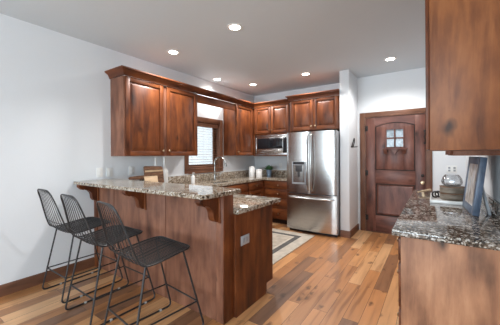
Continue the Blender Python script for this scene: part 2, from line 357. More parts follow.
# kitchen window: casing, jamb, sash, glass, blind
CW = 0.085
w = MB(); w.box(XL, XL+0.02, WY0-CW, WY0, WZ0-CW, WZ1+CW, 0.004); w.box(XL, XL+0.02, WY1, WY1+CW, WZ0-CW, WZ1+CW, 0.004)
w.box(XL, XL+0.02, WY0, WY1, WZ1, WZ1+CW, 0.004, 1); w.box(XL, XL+0.03, WY0-CW, WY1+CW, WZ0-0.03, WZ0, 0.005, 1); w.box(XL, XL+0.02, WY0, WY1, WZ0-CW-0.01, WZ0-0.03, 0.004, 1)
win = struct('window_1', w, [TV, TH])
w = MB(); t = 0.015
w.box(XL-0.168, XL, WY0, WY0+t, WZ0, WZ1); w.box(XL-0.168, XL, WY1-t, WY1, WZ0, WZ1); w.box(XL-0.168, XL, WY0+t, WY1-t, WZ0, WZ0+t, 0, 1); w.box(XL-0.168, XL, WY0+t, WY1-t, WZ1-t, WZ1, 0, 1)
w.build('jamb', [TV, TH], win)
w = MB(); a0, a1, c0, c1 = WY0+t, WY1-t, WZ0+t, WZ1-t; xs = XL-0.14
w.box(xs, xs+0.04, a0, a0+0.04, c0, c1, 0.003); w.box(xs, xs+0.04, a1-0.04, a1, c0, c1, 0.003); w.box(xs, xs+0.04, a0+0.04, a1-0.04, c0, c0+0.05, 0.003); w.box(xs, xs+0.04, a0+0.04, a1-0.04, c1-0.05, c1, 0.003)
sash = w.build('sash', TV, win)
MB().box(xs+0.018, xs+0.022, a0+0.04, a1-0.04, c0+0.05, c1-0.05).build('glass', GLASS, sash)
w = MB(); w.box(XL-0.075, XL-0.015, a0+0.01, a1-0.01, c1-0.07, c1-0.002, 0.004)
blind = w.build('window_blind', BLINDM, win)
for k in range(15):
    z = c0+0.045+k*0.0475
    if z > c1-0.09: break
    q = MB(); dz = 0.002
    q.prism([(XL-0.068, z+dz), (XL-0.022, z-dz), (XL-0.022, z-dz+0.0025), (XL-0.068, z+dz+0.0025)], 'y', a0+0.012, a1-0.012)
    q.build('slat', BLINDM, blind)
q = MB()
for y in (a0+0.12, (a0+a1)/2, a1-0.12): q.tube([(XL-0.045, y, c0+0.01), (XL-0.045, y, c1-0.05)], 0.0015, 5)
q.build('ladder_cord', BLINDM, blind)
MB().box(XL-0.07, XL-0.02, a0+0.012, a1-0.012, c0+0.005, c0+0.022, 0.003).build('bottom_rail', BLINDM, blind)

# entry door
CWD = 0.088
w = MB(); w.box(DX0-CWD, DX0, YD-0.022, YD, 0, DZ+CWD, 0.005); w.box(DX1, DX1+0.075, YD-0.022, YD, 0, DZ+CWD, 0.005); w.box(DX0, DX1, YD-0.022, YD, DZ, DZ+CWD, 0.005, 1)
w.box(DX0-0.0, DX0+0.012, YD, YD+0.12, 0, DZ); w.box(DX1-0.012, DX1, YD, YD+0.12, 0, DZ); w.box(DX0+0.012, DX1-0.012, YD, YD+0.12, DZ-0.012, DZ, 0, 1)
w.box(DX0+0.012, DX0+0.04, YD+0.045, YD+0.075, 0, DZ-0.012); w.box(DX1-0.04, DX1-0.012, YD+0.045, YD+0.075, 0, DZ-0.012); w.box(DX0+0.04, DX1-0.04, YD+0.045, YD+0.075, DZ-0.04, DZ-0.012, 0, 1); w.box(DX0+0.012, DX1-0.012, YD-0.02, YD+0.12, 0.0, 0.010, 0, 1); w.box(DX0+0.04, DX1-0.04, YD+0.046, YD+0.075, 0.0105, 0.03, 0, 1)
door = struct('door_1', w, [TV, TH])
sx0, sx1, sy = DX0+0.016, DX1-0.016, YD-0.004          # slab face plane
px0, px1 = -0.855, -0.248
w = MB()
w.box(sx0, px0, sy, sy+0.045, 0.012, 2.03, 0.003); w.box(px1, sx1, sy, sy+0.045, 0.012, 2.03, 0.003)
w.box(px0, px1, sy, sy+0.045, 0.012, 0.30, 0.003, 1); w.box(px0, px1, sy, sy+0.045, 0.865, 1.10, 0.003, 1)
arc = [(px0, 2.03), (px0, 1.872)]
for k in range(1, 16):
    t = k/16; arc.append((px0+(px1-px0)*t, 1.872+0.062*math.sin(PI*t)**0.9))
arc += [(px1, 1.872), (px1, 2.03)]
w.prism(arc, 'y', sy, sy+0.045, 1)
slab = w.build('slab', [DV, DH], door)
MB().box(px0+0.0, px1-0.0, sy+0.028, sy+0.042, 0.30, 1.94).build('backing', TOE, slab)
g = 0.016
MB(face('-y', px0+g, sy+0.03, 0.30+g)).frustum(0, px1-px0-2*g, 0, 0.565-2*g, 0, 0.022, 0.03).build('panel', DV, slab)
gx0, gx1, gz0, gz1 = -0.672, -0.420, 1.510, 1.808      # speakeasy window
w = MB(); y0, y1 = sy+0.008, sy+0.03
w.box(px0+g, gx0, y0, y1, 1.10+g, 1.866, 0.003); w.box(gx1, px1-g, y0, y1, 1.10+g, 1.866, 0.003); w.box(gx0, gx1, y0, y1, 1.10+g, gz0, 0.003)
ap = [(px0+g, 1.866)]
for k in range(1, 16):
    t = k/16; ap.append((px0+g+(px1-px0-2*g)*t, 1.864+0.056*math.sin(PI*t)**0.9))
ap += [(px1-g, 1.866), (gx1, 1.866), (gx1, gz1), (gx0, gz1), (gx0, 1.866)]
w.prism(ap, 'y', y0, y1)
w.build('panel', DV, slab)
w = MB(); f = 0.022
w.box(gx0-f, gx0, sy-0.006, y0+0.004, gz0-f, gz1+f, 0.003); w.box(gx1, gx1+f, sy-0.006, y0+0.004, gz0-f, gz1+f, 0.003); w.box(gx0, gx1, sy-0.006, y0+0.004, gz1, gz1+f, 0.003); w.box(gx0, gx1, sy-0.006, y0+0.004, gz0-f, gz0, 0.003)
mxx, mzz = (gx0+gx1)/2, (gz0+gz1)/2
w.box(mxx-0.013, mxx+0.013, sy-0.004, y0+0.004, gz0, gz1, 0.003); w.box(gx0, mxx-0.013, sy-0.004, y0+0.004, mzz-0.013, mzz+0.013, 0.003); w.box(mxx+0.013, gx1, sy-0.004, y0+0.004, mzz-0.013, mzz+0.013, 0.003)
spk = w.build('speakeasy_grille', DV, door)
MB().box(gx0, gx1, sy+0.016, sy+0.02, gz0, gz1).build('glass', plain('hazy_pane', (0.24, 0.29, 0.33), 0.12, 0, 0.5), spk)
w = MB(); w.box(-0.735, -0.357, sy-0.05, sy, 1.462, 1.487, 0.004, 1)
w.prism([(sy, 1.462), (sy-0.04, 1.462), (sy-0.034, 1.43), (sy-0.012, 1.405), (sy, 1.385)], 'x', -0.72, -0.665); w.prism([(sy, 1.462), (sy-0.04, 1.462), (sy-0.034, 1.43), (sy-0.012, 1.405), (sy, 1.385)], 'x', -0.43, -0.375)
w.prism([(-0.60, 1.462), (-0.49, 1.462), (-0.515, 1.425), (-0.535, 1.405), (-0.545, 1.365), (-0.555, 1.405), (-0.575, 1.425)], 'y', sy-0.03, sy)
w.build('shelf', [DV, DH], door)
w = MB(); c = Matrix.Translation((-0.146, sy, 0.915)) @ Matrix.Rotation(PI/2, 4, 'X'); w.M = c
w.lathe([(0, 0), (0.03, 0), (0.03, 0.006), (0.012, 0.01), (0.012, 0.035), (0.024, 0.042), (0.03, 0.056), (0.026, 0.068), (0, 0.072)], seg=20)
w.build('door_knob', BRONZE, door)
w = MB(); w.M = Matrix.Translation((-0.146, sy, 1.03)) @ Matrix.Rotation(PI/2, 4, 'X')
w.lathe([(0, 0), (0.024, 0), (0.024, 0.008), (0.016, 0.014), (0, 0.015)], seg=16); w.build('deadbolt', IRON, door)
for z in (0.25, 1.05, 1.85):
    q = MB(); q.tube([(sx0-0.006, sy-0.004, z-0.05), (sx0-0.006, sy-0.004, z+0.05)], 0.007, 8); q.box(sx0-0.002, sx0+0.03, sy-0.003, sy, z-0.045, z+0.045); q.build('hinge', IRON, door)
w = MB()
w.tube(smooth([(-0.118, sy-0.012, 1.76), (-0.108, sy-0.03, 1.70), (-0.122, sy-0.034, 1.66), (-0.106, sy-0.028, 1.61), (-0.114, sy-0.012, 1.56)], 6), 0.007, 8)
w.box(-0.13, -0.1, sy-0.012, sy, 1.745, 1.775, 0.003); w.box(-0.13, -0.1, sy-0.012, sy, 1.545, 1.575, 0.003)
w.build('latch_pull', IRON, door)

# ------------------------------------------------------------------ cabinets
T = 0.02
def knob(M, u, v, root):
    q = MB(M @ Matrix.Translation((u, v, 0)))
    q.lathe([(0, 0), (0.006, 0), (0.006, 0.012), (0.014, 0.016), (0.016, 0.022), (0.012, 0.028), (0, 0.03)], seg=14)
    return q.build('knob', BRONZE, root)
def raised_door(dirn, x, y, z, wdt, h, root, kn=None, st=0.06):
    """raised-panel cabinet door > panel, knob"""
    M = face(dirn, x, y, z); d = MB(M)
    d.box(0, st, 0, h, 0, T, 0.003); d.box(wdt-st, wdt, 0, h, 0, T, 0.003)
    d.box(st, wdt-st, 0, st, 0, T, 0.003, 1); d.box(st, wdt-st, h-st, h, 0, T, 0.003, 1)
    D = d.build('door', [WV, WH], root)
    p = MB(M); p.box(st, wdt-st, st, h-st, 0.001, 0.003); p.frustum(st+0.011, wdt-st-0.011, st+0.011, h-st-0.011, 0.003, 0.0195, 0.032)
    p.build('panel', WV, D)
    if kn: knob(M @ Matrix.Translation((0, 0, T)), kn[0], kn[1], D)
    return D
def drawer(dirn, x, y, z, wdt, h, root, kn=True):
    M = face(dirn, x, y, z); d = MB(M); d.box(0, wdt, 0, h, 0, T, 0.005, 0)
    D = d.build('drawer', WH, root)
    if kn: knob(M @ Matrix.Translation((0, 0, T)), wdt/2, h/2, D)
    return D
def crown_run(mb, path, z0, out=0.075, h=0.09):
    """crown swept round corners: path of (x, y, outward direction at that corner as x, y)"""
    prof = [(0, 0), (0.012, 0), (0.016, 0.018), (out*0.45, 0.05), (out*0.9, h-0.018), (out, h-0.014), (out, h), (0, h)]
    rings = [[mb.bm.verts.new((x+nx*a, y+ny*a, z0+b)) for a, b in prof] for x, y, nx, ny in path]
    for A, B in zip(rings, rings[1:]):
        for k in range(len(prof)):
            j = (k+1) % len(prof); mb.bm.faces.new((A[k], A[j], B[j], B[k]))
    mb.bm.faces.new(rings[0]); mb.bm.faces.new(rings[-1][::-1])
UZ0, UZ1, UX = 1.375, 2.39, -3.21     # uppers: bottom, top of box, box front
# left uppers
cb = thing('wall_cabinet', (-3.36, 2.52, UZ0), 'large two-door stained alder wall cabinet on the white left wall above the bar', 'cabinet')
MB().box(XL+0.001, UX, 1.885, 3.153, UZ0, UZ1, 0.003).build('body', PV, cb)
raised_door('+x', UX, 1.903, UZ0+0.004, 0.575, UZ1-UZ0-0.0045, cb, (0.555, 0.07))
raised_door('+x', UX, 2.538, UZ0+0.004, 0.606, UZ1-UZ0-0.0045, cb, (0.03, 0.07))
cb = thing('wall_cabinet', (-3.36, 4.6, UZ0), 'narrow single-door wall cabinet between the window and the back corner', 'cabinet')
MB().box(XL+0.001, UX, 4.19, YB-0.001, UZ0, UZ1, 0.003).build('body', WV, cb)
raised_door('+x', UX, 4.21, UZ0+0.004, 0.575, UZ1-UZ0-0.0045, cb, (0.03, 0.07))
o = MB().box(UX-0.018, UX+0.004, 3.154, 4.189, 2.255, UZ1, 0.003).build('valance', WH, None, (UX, 3.66, 2.255))
tag(o, 'plain wooden valance board bridging the wall cabinets above the sink window', 'valance')
# cabinet over the microwave and the built-in microwave
BY = 4.82
cb = thing('wall_cabinet', (-2.7, 5.05, 1.365), 'two-door wall cabinet on the back wall holding the built-in microwave', 'cabinet')
w = MB(); w.box(UX+0.002, -2.237, BY, YB-0.001, 1.80, UZ1, 0.003); w.box(UX+0.002, -3.165, BY, YB-0.001, 1.362, 1.80, 0.003); w.box(-2.35, -2.237, BY, YB-0.001, 1.362, 1.80, 0.003); w.box(-3.165, -2.35, BY, YB-0.001, 1.362, 1.378)
w.build('body', WV, cb)
raised_door('-y', -3.165, BY, 1.835, 0.40, UZ1-1.8355, cb, (0.37, 0.06), 0.055)
raised_door('-y', -2.755, BY, 1.835, 0.40, UZ1-1.8355, cb, (0.03, 0.06), 0.055)
mw = thing('microwave', (-2.76, 5.05, 1.38), 'built-in stainless microwave with dark glass door below the back wall cabinet', 'microwave')
MB().box(-3.163, -2.352, BY+0.012, 5.25, 1.379, 1.798, 0.002).build('body', DGREY, mw)
w = MB(face('-y', -3.163, BY+0.010, 1.379)); w.box(0, 0.811, 0, 0.045, 0, 0.02, 0.003); w.box(0, 0.811, 0.375, 0.418, 0, 0.02, 0.003); w.box(0, 0.04, 0.045, 0.375, 0, 0.02, 0.003); w.box(0.771, 0.811, 0.045, 0.375, 0, 0.02, 0.003)
w.build('trim_frame', STEEL, mw)
md = MB(face('-y', -3.123, BY+0.010, 1.424)); md.box(0, 0.731, 0, 0.33, 0, 0.016, 0.003); md = md.build('door', STEEL, mw)
MB(face('-y', -3.10, BY-0.006, 1.515)).box(0, 0.60, 0, 0.215, 0, 0.002, 0.0008).build('window', BLACKG, md)
MB(face('-y', -2.49, BY-0.006, 1.43)).box(0, 0.09, 0, 0.31, 0, 0.002, 0.0008).build('control_panel', BLACKG, md)
q = MB(); q.tube(fillet([(-3.09, BY-0.006, 1.478), (-3.09, BY-0.036, 1.478), (-2.53, BY-0.036, 1.478), (-2.53, BY-0.006, 1.478)], 0.012), 0.008, 10); q.build('handle', STEEL, md)
# cabinet over the fridge
FY = 4.62
cb = thing('wall_cabinet', (-1.765, 4.98, 1.83), 'deep two-door cabinet above the stainless refrigerator', 'cabinet')
MB().box(-2.235, -1.302, FY, YB-0.001, 1.825, UZ1, 0.003).build('body', WV, cb)
raised_door('-y', -2.215, FY, 1.84, 0.435, UZ1-1.8405, cb, (0.405, 0.06), 0.055)
raised_door('-y', -1.765, FY, 1.84, 0.435, UZ1-1.8405, cb, (0.03, 0.06), 0.055)
o = MB().box(-2.236, -2.2245, FY+0.02, YB-0.001, 0.0, 1.823, 0.002).build('fridge_side_panel', WV, None, (-2.23, 5.0, 0)); tag(o, 'tall wooden side panel left of the refrigerator', 'panel')
# crown along all of them
w = MB(); ce = UX+T
crown_run(w, [(XL+0.001, 1.885, 0, -1), (ce, 1.885, 1, -1), (ce, BY-T, 1, -1), (-2.312, BY-T, 0, -1)], UZ1)
o = w.build('crown_molding', WH, None, (-3.1, 3.4, UZ1)); tag(o, 'long crown molding running over the left wall cabinets and microwave cabinet', 'molding')
w = MB(); crown_run(w, [(-2.237, BY-T, -1, 0), (-2.237, FY-T, -1, -1), (-1.305, FY-T, 0, -1)], UZ1+0.003, 0.06)
o = w.build('crown_molding', WH, None, (-1.77, FY, UZ1)); tag(o, 'short crown molding on top of the cabinet over the refrigerator', 'molding')
# base cabinets, left run
def base_unit(label, x0, x1, y0, y1, dirn, fronts, loc, cat='cabinet', hollow=False):
    c = thing('base_cabinet', loc, label, cat)
    w = MB(); w.box(x0, x1, y0, y1, 0.10, 0.872, 0.002)
    tk = 0.07
    if dirn == '+x': t = (x0, x1-tk, y0, y1)
    if dirn == '-y': t = (x0, x1, y0+tk, y1)
    if dirn == '+y': t = (x0, x1, y0, y1-tk)
    if dirn == '-x': t = (x0+tk, x1, y0, y1)
    if hollow:
        w.bm.clear(); w.box(x0, x1, y0, y1, 0.10, 0.12); w.box(x0, x1, y0, y0+0.018, 0.121, 0.872); w.box(x0, x1, y1-0.018, y1, 0.121, 0.872); w.box(x1-0.018, x1, y0+0.019, y1-0.019, 0.121, 0.872)
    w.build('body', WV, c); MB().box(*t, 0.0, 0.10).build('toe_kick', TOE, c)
    for kind, u, v, wd, h in fronts:
        ox, oy = {'+x': (x1, y0+u), '-y': (x0+u, y0), '+y': (x1-u, y1), '-x': (x0, y1-u)}[dirn]
        if kind == 'd': raised_door(dirn, ox, oy, v, wd, h, c, (0.03, h-0.06))
        elif kind == 'D': raised_door(dirn, ox, oy, v, wd, h, c, (wd-0.03, h-0.06))
        else: drawer(dirn, ox, oy, v, wd, h, c, kind == 'w')
    return c
CX = -2.90
base_unit('base cabinet beside the sink nearest the raised bar', XL+0.001, CX, 2.45, 3.25, '+x', [('w', 0.02, 0.71, 0.76, 0.14), ('D', 0.02, 0.115, 0.375, 0.58), ('d', 0.405, 0.115, 0.375, 0.58)], (-3.2, 2.85, 0))
base_unit('sink base cabinet under the window', XL+0.001, CX, 3.252, 4.15, '+x', [('f', 0.02, 0.71, 0.86, 0.14), ('D', 0.02, 0.115, 0.425, 0.58), ('d', 0.455, 0.115, 0.425, 0.58)], (-3.2, 3.7, 0), hollow=True)
base_unit('corner base cabinet past the sink', XL+0.001, CX, 4.152, YB-0.001, '+x', [('w', 0.02, 0.71, 0.5, 0.14), ('d', 0.02, 0.115, 0.5, 0.58)], (-3.2, 4.6, 0))
base_unit('base cabinet with a stack of wooden drawers left of the refrigerator', CX+0.002, -2.238, 4.735, YB-0.001, '-y', [('w', 0.05, 0.71, 0.60, 0.14), ('w', 0.05, 0.52, 0.60, 0.18), ('w', 0.05, 0.325, 0.60, 0.18), ('w', 0.05, 0.115, 0.60, 0.2)], (-2.57, 5.0, 0))

# peninsula with raised bar
BX = -1.405
pen = thing('bar_peninsula', (-2.45, 1.95, 0), 'wood-panelled kitchen peninsula carrying the raised breakfast bar', 'kitchen island')
MB().box(XL+0.001, BX-0.012, 1.69, 1.80, 0, 1.042).build('knee_wall', WV, pen)
for a, b in ((-3.44, -3.066), (-3.058, -2.145), (-2.137, BX-0.085)):
    MB().box(a, b, 1.676, 1.69, 0.0, 1.042, 0.003).build('front_panel', PV, pen)
MB().box(XL+0.001, -3.442, 1.668, 1.69, 0.0, 1.042, 0.003).build('wall_stile', WV, pen)
MB().box(BX-0.085, BX-0.012, 1.670, 1.69, 0.0, 1.042, 0.003).build('corner_stile', PV, pen)
w = MB(); w.box(BX-0.012, BX, 1.670, 1.80, 0.0, 1.042, 0.003); w.build('end_post', WV, pen)
w = MB(); w.prism([(1.80, 0), (2.28, 0), (2.28, 0.10), (2.42, 0.10), (2.42, 0.872), (1.80, 0.872)], 'x', -1.40, -1.38); w.build('end_panel', WV, pen)
w = MB(); w.box(-2.86, -1.40, 1.80, 2.40, 0.10, 0.872); w.box(-2.86, -1.40, 1.80, 2.33, 0, 0.10); w.build('body', WV, pen)
for k in range(3): raised_door('+y', -1.415-k*0.475, 2.40, 0.115, 0.465, 0.745, pen, (0.03, 0.68))
w = MB(face('+x', -1.38, 1.867, 0.588)); w.box(0, 0.125, 0, 0.082, 0, 0.006, 0.002); ol = w.build('outlet_plate', plain('grey_outlet', (0.42, 0.43, 0.45), 0.35, 0, 0.05), pen)
w = MB(face('+x', -1.374, 1.867, 0.588)); w.box(0.022, 0.055, 0.02, 0.062, 0, 0.003, 0.001); w.box(0.07, 0.103, 0.02, 0.062, 0, 0.003, 0.001); w.build('socket', GREYP, ol)
# corbels carry the bar
def corbel_poly(y):
    P = [(y, 1.0415), (y-0.205, 1.0415), (y-0.205, 1.012)]
    for k in range(1, 9):                         # convex nose then concave sweep
        t = k/8; P.append((y-0.205+0.055*t+0.01*math.sin(PI*t), 1.012-0.030*t-0.018*math.sin(PI*t)))
    for k in range(1, 13):
        a = PI/2*k/12; P.append((y-0.150+0.090*math.sin(a), 0.982-0.005-0.085*(1-math.cos(a))))
    for k in range(1, 9):
        a = PI*k/8; P.append((y-0.030-0.030*math.cos(a), 0.892-0.052*math.sin(a*0.5)-0.02*math.sin(a)))
    P.append((y, 0.84)); return P
for x in (-3.455, -2.50, -1.49):
    w = MB(); w.prism(corbel_poly(1.668 if x > -3 else 1.664), 'x', x-0.032, x+0.032); c_ = w.build('corbel', WV, pen)
    w = MB(); yy = 1.667; w.box(x+0.034, x+0.06, yy-0.008, yy+0.008, 0.82, 1.04, 0.003); w.build('backplate', WV, c_)
# bar top (rounded corner) and lower worktop with sink cut-out
def rslab(mb, x0, x1, y0, y1, z0, z1, r=0.03):
    P = [(x0, y0)]
    for k in range(7): a = -PI/2+PI/2*k/6; P.append((x1-r+r*math.cos(a), y0+r+r*math.sin(a)))
    for k in range(7): a = PI/2*k/6; P.append((x1-r+r*math.cos(a), y1-r+r*math.sin(a)))
    P.append((x0, y1)); mb.prism(P, 'z', z0, z1)
w = MB(); rslab(w, XL+0.001, -1.398, 1.437, 1.915, 1.043, 1.080)
o = w.build('countertop', GRAN, None, (-2.46, 1.68, 1.043)); tag(o, 'speckled granite slab on the raised breakfast bar carried by corbels', 'countertop')
bv = o.modifiers.new('edge', 'BEVEL'); bv.width = 0.007; bv.segments = 3; bv.limit_method = 'ANGLE'
ct = thing('countertop', (-3.0, 3.5, 0.874), 'lower granite worktop running round the sink, back corner and peninsula', 'countertop')
w = MB(); z0, z1 = 0.874, 0.914
SY0, SY1, SX0, SX1 = 3.36, 4.06, -3.36, -2.99
w.box(XL+0.001, -1.355, 1.802, 2.565, z0, z1, 0.006); g = 0.0003; w.box(XL+0.001, -2.865, 2.566, SY0-g, z0, z1, 0); w.box(XL+0.001, SX0, SY0, SY1, z0, z1); w.box(SX1, -2.865, SY0, SY1, z0, z1)
w.box(XL+0.001, -2.865, SY1+g, YB-0.001, z0, z1); w.box(-2.865+g, -2.238, 4.70, YB-0.001, z0, z1)
w.build('slab', GRAN, ct)
w = MB(); w.box(XL+0.001, XL+0.021, 2.30, 3.15, z1, 1.043, 0.003); w.box(XL+0.001, XL+0.021, 3.15, 4.16, z1, 1.043, 0.003); w.box(XL+0.001, XL+0.021, 4.16, YB-0.001, z1, 1.043, 0.003); w.box(XL+0.021, -2.238, YB-0.021, YB-0.001, z1, 1.043, 0.003)
w.build('backsplash', GRAN, ct)
sk = thing('sink', (-3.17, 3.71, 0.70), 'undermount stainless sink below the window', 'sink')
w = MB(); t = 0.004; w.box(SX0, SX1, SY0, SY1, 0.70, 0.7038); w.box(SX0, SX0+t, SY0, SY1, 0.704, 0.873); w.box(SX1-t, SX1, SY0, SY1, 0.704, 0.873); w.box(SX0+t, SX1-t, SY0, SY0+t, 0.704, 0.873); w.box(SX0+t, SX1-t, SY1-t, SY1, 0.704, 0.873)
w.build('basin', STEEL, sk); MB().lathe([(0, 0), (0.04, 0), (0.04, 0.004), (0, 0.002)], (-3.17, 3.71, 0.704), 16).build('drain', CHROME, sk)
fa = thing('faucet', (-3.41, 3.80, 0.9146), 'tall gooseneck pull-down faucet standing behind the sink', 'faucet')
w = MB(); w.lathe([(0, 0), (0.03, 0), (0.03, 0.008), (0.022, 0.014), (0.02, 0.10), (0.015, 0.12), (0, 0.12)], (-3.41, 3.80, 0.9146), 18); w.build('base', CHROME, fa)
pts = [(-3.41, 3.80, 1.03), (-3.41, 3.80, 1.23)]
for k in range(1, 13):
    a = PI*k/12*0.92; pts.append((-3.41+0.115*(1-math.cos(a)), 3.80+0.02*(1-math.cos(a)), 1.23+0.115*math.sin(a)))
w = MB(); w.tube(pts, 0.0155, 12); w.build('spout', CHROME, fa)
e = Vector(pts[-1]); w = MB(); w.tube([e, e+Vector((0.006, 0, -0.03)), e+Vector((0.018, 0, -0.085))], [0.016, 0.019, 0.020], 12); w.build('spray_head', CHROME, fa)
w = MB(); w.tube([(-3.39, 3.80, 0.985), (-3.33, 3.83, 1.0), (-3.30, 3.85, 1.05)], [0.008, 0.007, 0.006], 10); w.build('lever', CHROME, fa)

# right-hand cabinets
RX = -0.165
rc = thing('base_cabinet', (0.12, 2.4, 0), 'alder base cabinet run with a plain end panel along the right wall', 'cabinet')
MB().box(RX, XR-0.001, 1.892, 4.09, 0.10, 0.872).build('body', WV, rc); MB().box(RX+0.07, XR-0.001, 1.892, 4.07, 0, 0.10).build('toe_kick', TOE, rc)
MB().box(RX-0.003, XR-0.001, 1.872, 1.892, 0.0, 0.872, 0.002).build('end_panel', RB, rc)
for k in range(5):
    y1 = 1.905+0.437*(k+1)-0.008
    if k < 1:
        for z, h in ((0.71, 0.14), (0.42, 0.275), (0.115, 0.29)): drawer('-x', RX, y1, z, 0.427, h, rc)
    else:
        drawer('-x', RX, y1, 0.71, 0.427, 0.14, rc); raised_door('-x', RX, y1, 0.115, 0.427, 0.58, rc, (0.03, 0.52))
o = MB().box(-0.215, XR-0.001, 1.850, 4.115, 0.874, 0.914, 0.008, seg=3).build('countertop', GRAND, None, (0.1, 2.98, 0.874)); tag(o, 'polished dark speckled granite worktop on the right-hand cabinets', 'countertop')
o = MB().box(XR-0.021, XR-0.001, 1.90, 4.115, 0.9145, 1.016, 0.003).build('backsplash', GRAND, None, (XR-0.01, 3.0, 0.9145)); tag(o, 'low granite upstand along the wall behind the picture frame', 'backsplash')
cb = thing('wall_cabinet', (0.19, 2.1, 1.395), 'deep wall cabinet with a plain orange-brown end panel at the upper right', 'cabinet')
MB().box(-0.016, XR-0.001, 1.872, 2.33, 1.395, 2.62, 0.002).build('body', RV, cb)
raised_door('-x', -0.016, 2.327, 1.40, 0.45, 2.60-1.41, cb)
cb = thing('wall_cabinet', (0.26, 2.8, 1.362), 'shallower wall cabinet beyond the deep one on the right wall', 'cabinet')
MB().box(0.115, XR-0.001, 2.345, 3.20, 1.362, UZ1, 0.002).build('body', PV, cb)
raised_door('-x', 0.115, 2.77, 1.368, 0.42, UZ1-1.378, cb, (0.39, 0.06)); raised_door('-x', 0.115, 3.197, 1.368, 0.42, UZ1-1.378, cb, (0.03, 0.06))
w = MB(); crown_run(w, [(XR-0.001, 1.872, 0, -1), (-0.038, 1.872, -1, -1), (-0.038, 2.34, -1, 0)], 2.62)
o = w.build('crown_molding', WH, None, (0.2, 2.1, 2.62)); tag(o, 'crown molding on the deep wall cabinet at the upper right', 'molding')

# ------------------------------------------------------------------ refrigerator
fr = thing('refrigerator', (-1.755, 4.85, 0), 'stainless french-door refrigerator with ice dispenser between cabinets and white wall', 'refrigerator')
fx0, fx1, fyb = -2.222, -1.316, 4.50
MB().box(fx0+0.004, fx1-0.004, fyb, 5.25, 0.03, 1.775, 0.006).build('body', GREYP, fr)
MB().box(fx0+0.02, fx1-0.02, fyb+0.01, fyb+0.06, 0.0, 0.055).build('toe_grille', DGREY, fr)
def bulged(x0, x1, z0, z1, y_edge, bulge, cx0=None, cx1=None):
    """door leaf with a gently convex front; the curve spans cx0..cx1"""
    cx0 = x0 if cx0 is None else cx0; cx1 = x1 if cx1 is None else cx1; P = []
    for k in range(17):
        x = x0+(x1-x0)*k/16; t = (x-cx0)/(cx1-cx0)*2-1; y = y_edge-bulge*(1-t*t)
        d = min(x-x0, x1-x)
        if d < 0.012: y += 0.008*(1-d/0.012)
        P.append((x, y))
    P += [(x1, fyb-0.003), (x0, fyb-0.003)]
    return MB().prism(P, 'z', z0, z1)
mid = -1.769
ld = bulged(fx0, mid-0.003, 0.705, 1.785, 4.435, 0.022).build('door', STEEL, fr)
rd = bulged(mid+0.003, fx1, 0.705, 1.785, 4.435, 0.022).build('door', STEEL, fr)
dr = bulged(fx0, fx1, 0.06, 0.692, 4.435, 0.024).build('freezer_drawer', STEEL, fr)
for x, root in ((mid-0.035, ld), (mid+0.035, rd)):
    q = MB(); q.tube(smooth([(x, 4.43, 0.76), (x, 4.392, 0.80), (x, 4.372, 1.0), (x, 4.366, 1.25), (x, 4.372, 1.5), (x, 4.392, 1.70), (x, 4.43, 1.74)], 5), 0.0135, 12); q.build('handle', STEEL, root)
q = MB(); q.tube(smooth([(fx0+0.05, 4.43, 0.628), (fx0+0.075, 4.392, 0.628), (fx0+0.25, 4.366, 0.628), (mid, 4.357, 0.628), (fx1-0.25, 4.366, 0.628), (fx1-0.075, 4.392, 0.628), (fx1-0.05, 4.43, 0.628)], 5), 0.0135, 12); q.build('handle', STEEL, dr)
w = MB(face('-y', -2.105, 4.421, 0.862)); w.box(0, 0.022, 0, 0.40, 0, 0.012, 0.003); w.box(0.238, 0.26, 0, 0.40, 0, 0.012, 0.003); w.box(0.022, 0.238, 0, 0.03, 0, 0.016, 0.003); w.box(0.022, 0.238, 0.335, 0.40, 0, 0.012, 0.003)
dp = w.build('dispenser', GREYP, ld)
w = MB(face('-y', -2.083, 4.421, 0.892)); w.box(0, 0.216, 0, 0.305, 0, 0.004); w.build('recess', STEEL, dp)
w = MB(face('-y', -2.083, 4.421, 0.892)); w.box(0.045, 0.171, 0.19, 0.305, 0.004, 0.012, 0.003); w.box(0.085, 0.131, 0.10, 0.19, 0.004, 0.010, 0.003); w.build('paddle', DGREY, dp)
MB(face('-y', -2.083, 4.4085, 1.215)).box(0, 0.216, 0, 0.04, 0, 0.001).build('control_panel', BLACKG, dp)
# round mark and letters on the right door
w = MB(); w.M = Matrix.Translation((-1.417, 4.4240, 1.722)) @ Matrix.Rotation(PI/2, 4, 'X'); w.lathe([(0, 0), (0.015, 0), (0.015, 0.0045), (0, 0.0045)], seg=20); w.build('emblem', plain('badge_crimson', (0.22, 0.03, 0.05), 0.4), rd)
w = MB(face('-y', -1.397, 4.4275, 1.709)); 
w.box(0, 0.006, 0, 0.026, 0, 0.0045); w.box(0.006, 0.018, 0, 0.005, 0, 0.0045)
w.box(0.024, 0.03, 0, 0.026, 0, 0.0045); w.box(0.03, 0.044, 0.021, 0.026, 0, 0.0045); w.box(0.03, 0.044, 0, 0.005, 0, 0.0045); w.box(0.039, 0.044, 0.005, 0.014, 0, 0.0045); w.box(0.034, 0.039, 0.010, 0.014, 0, 0.0045)
w.build('lettering', DGREY, rd)

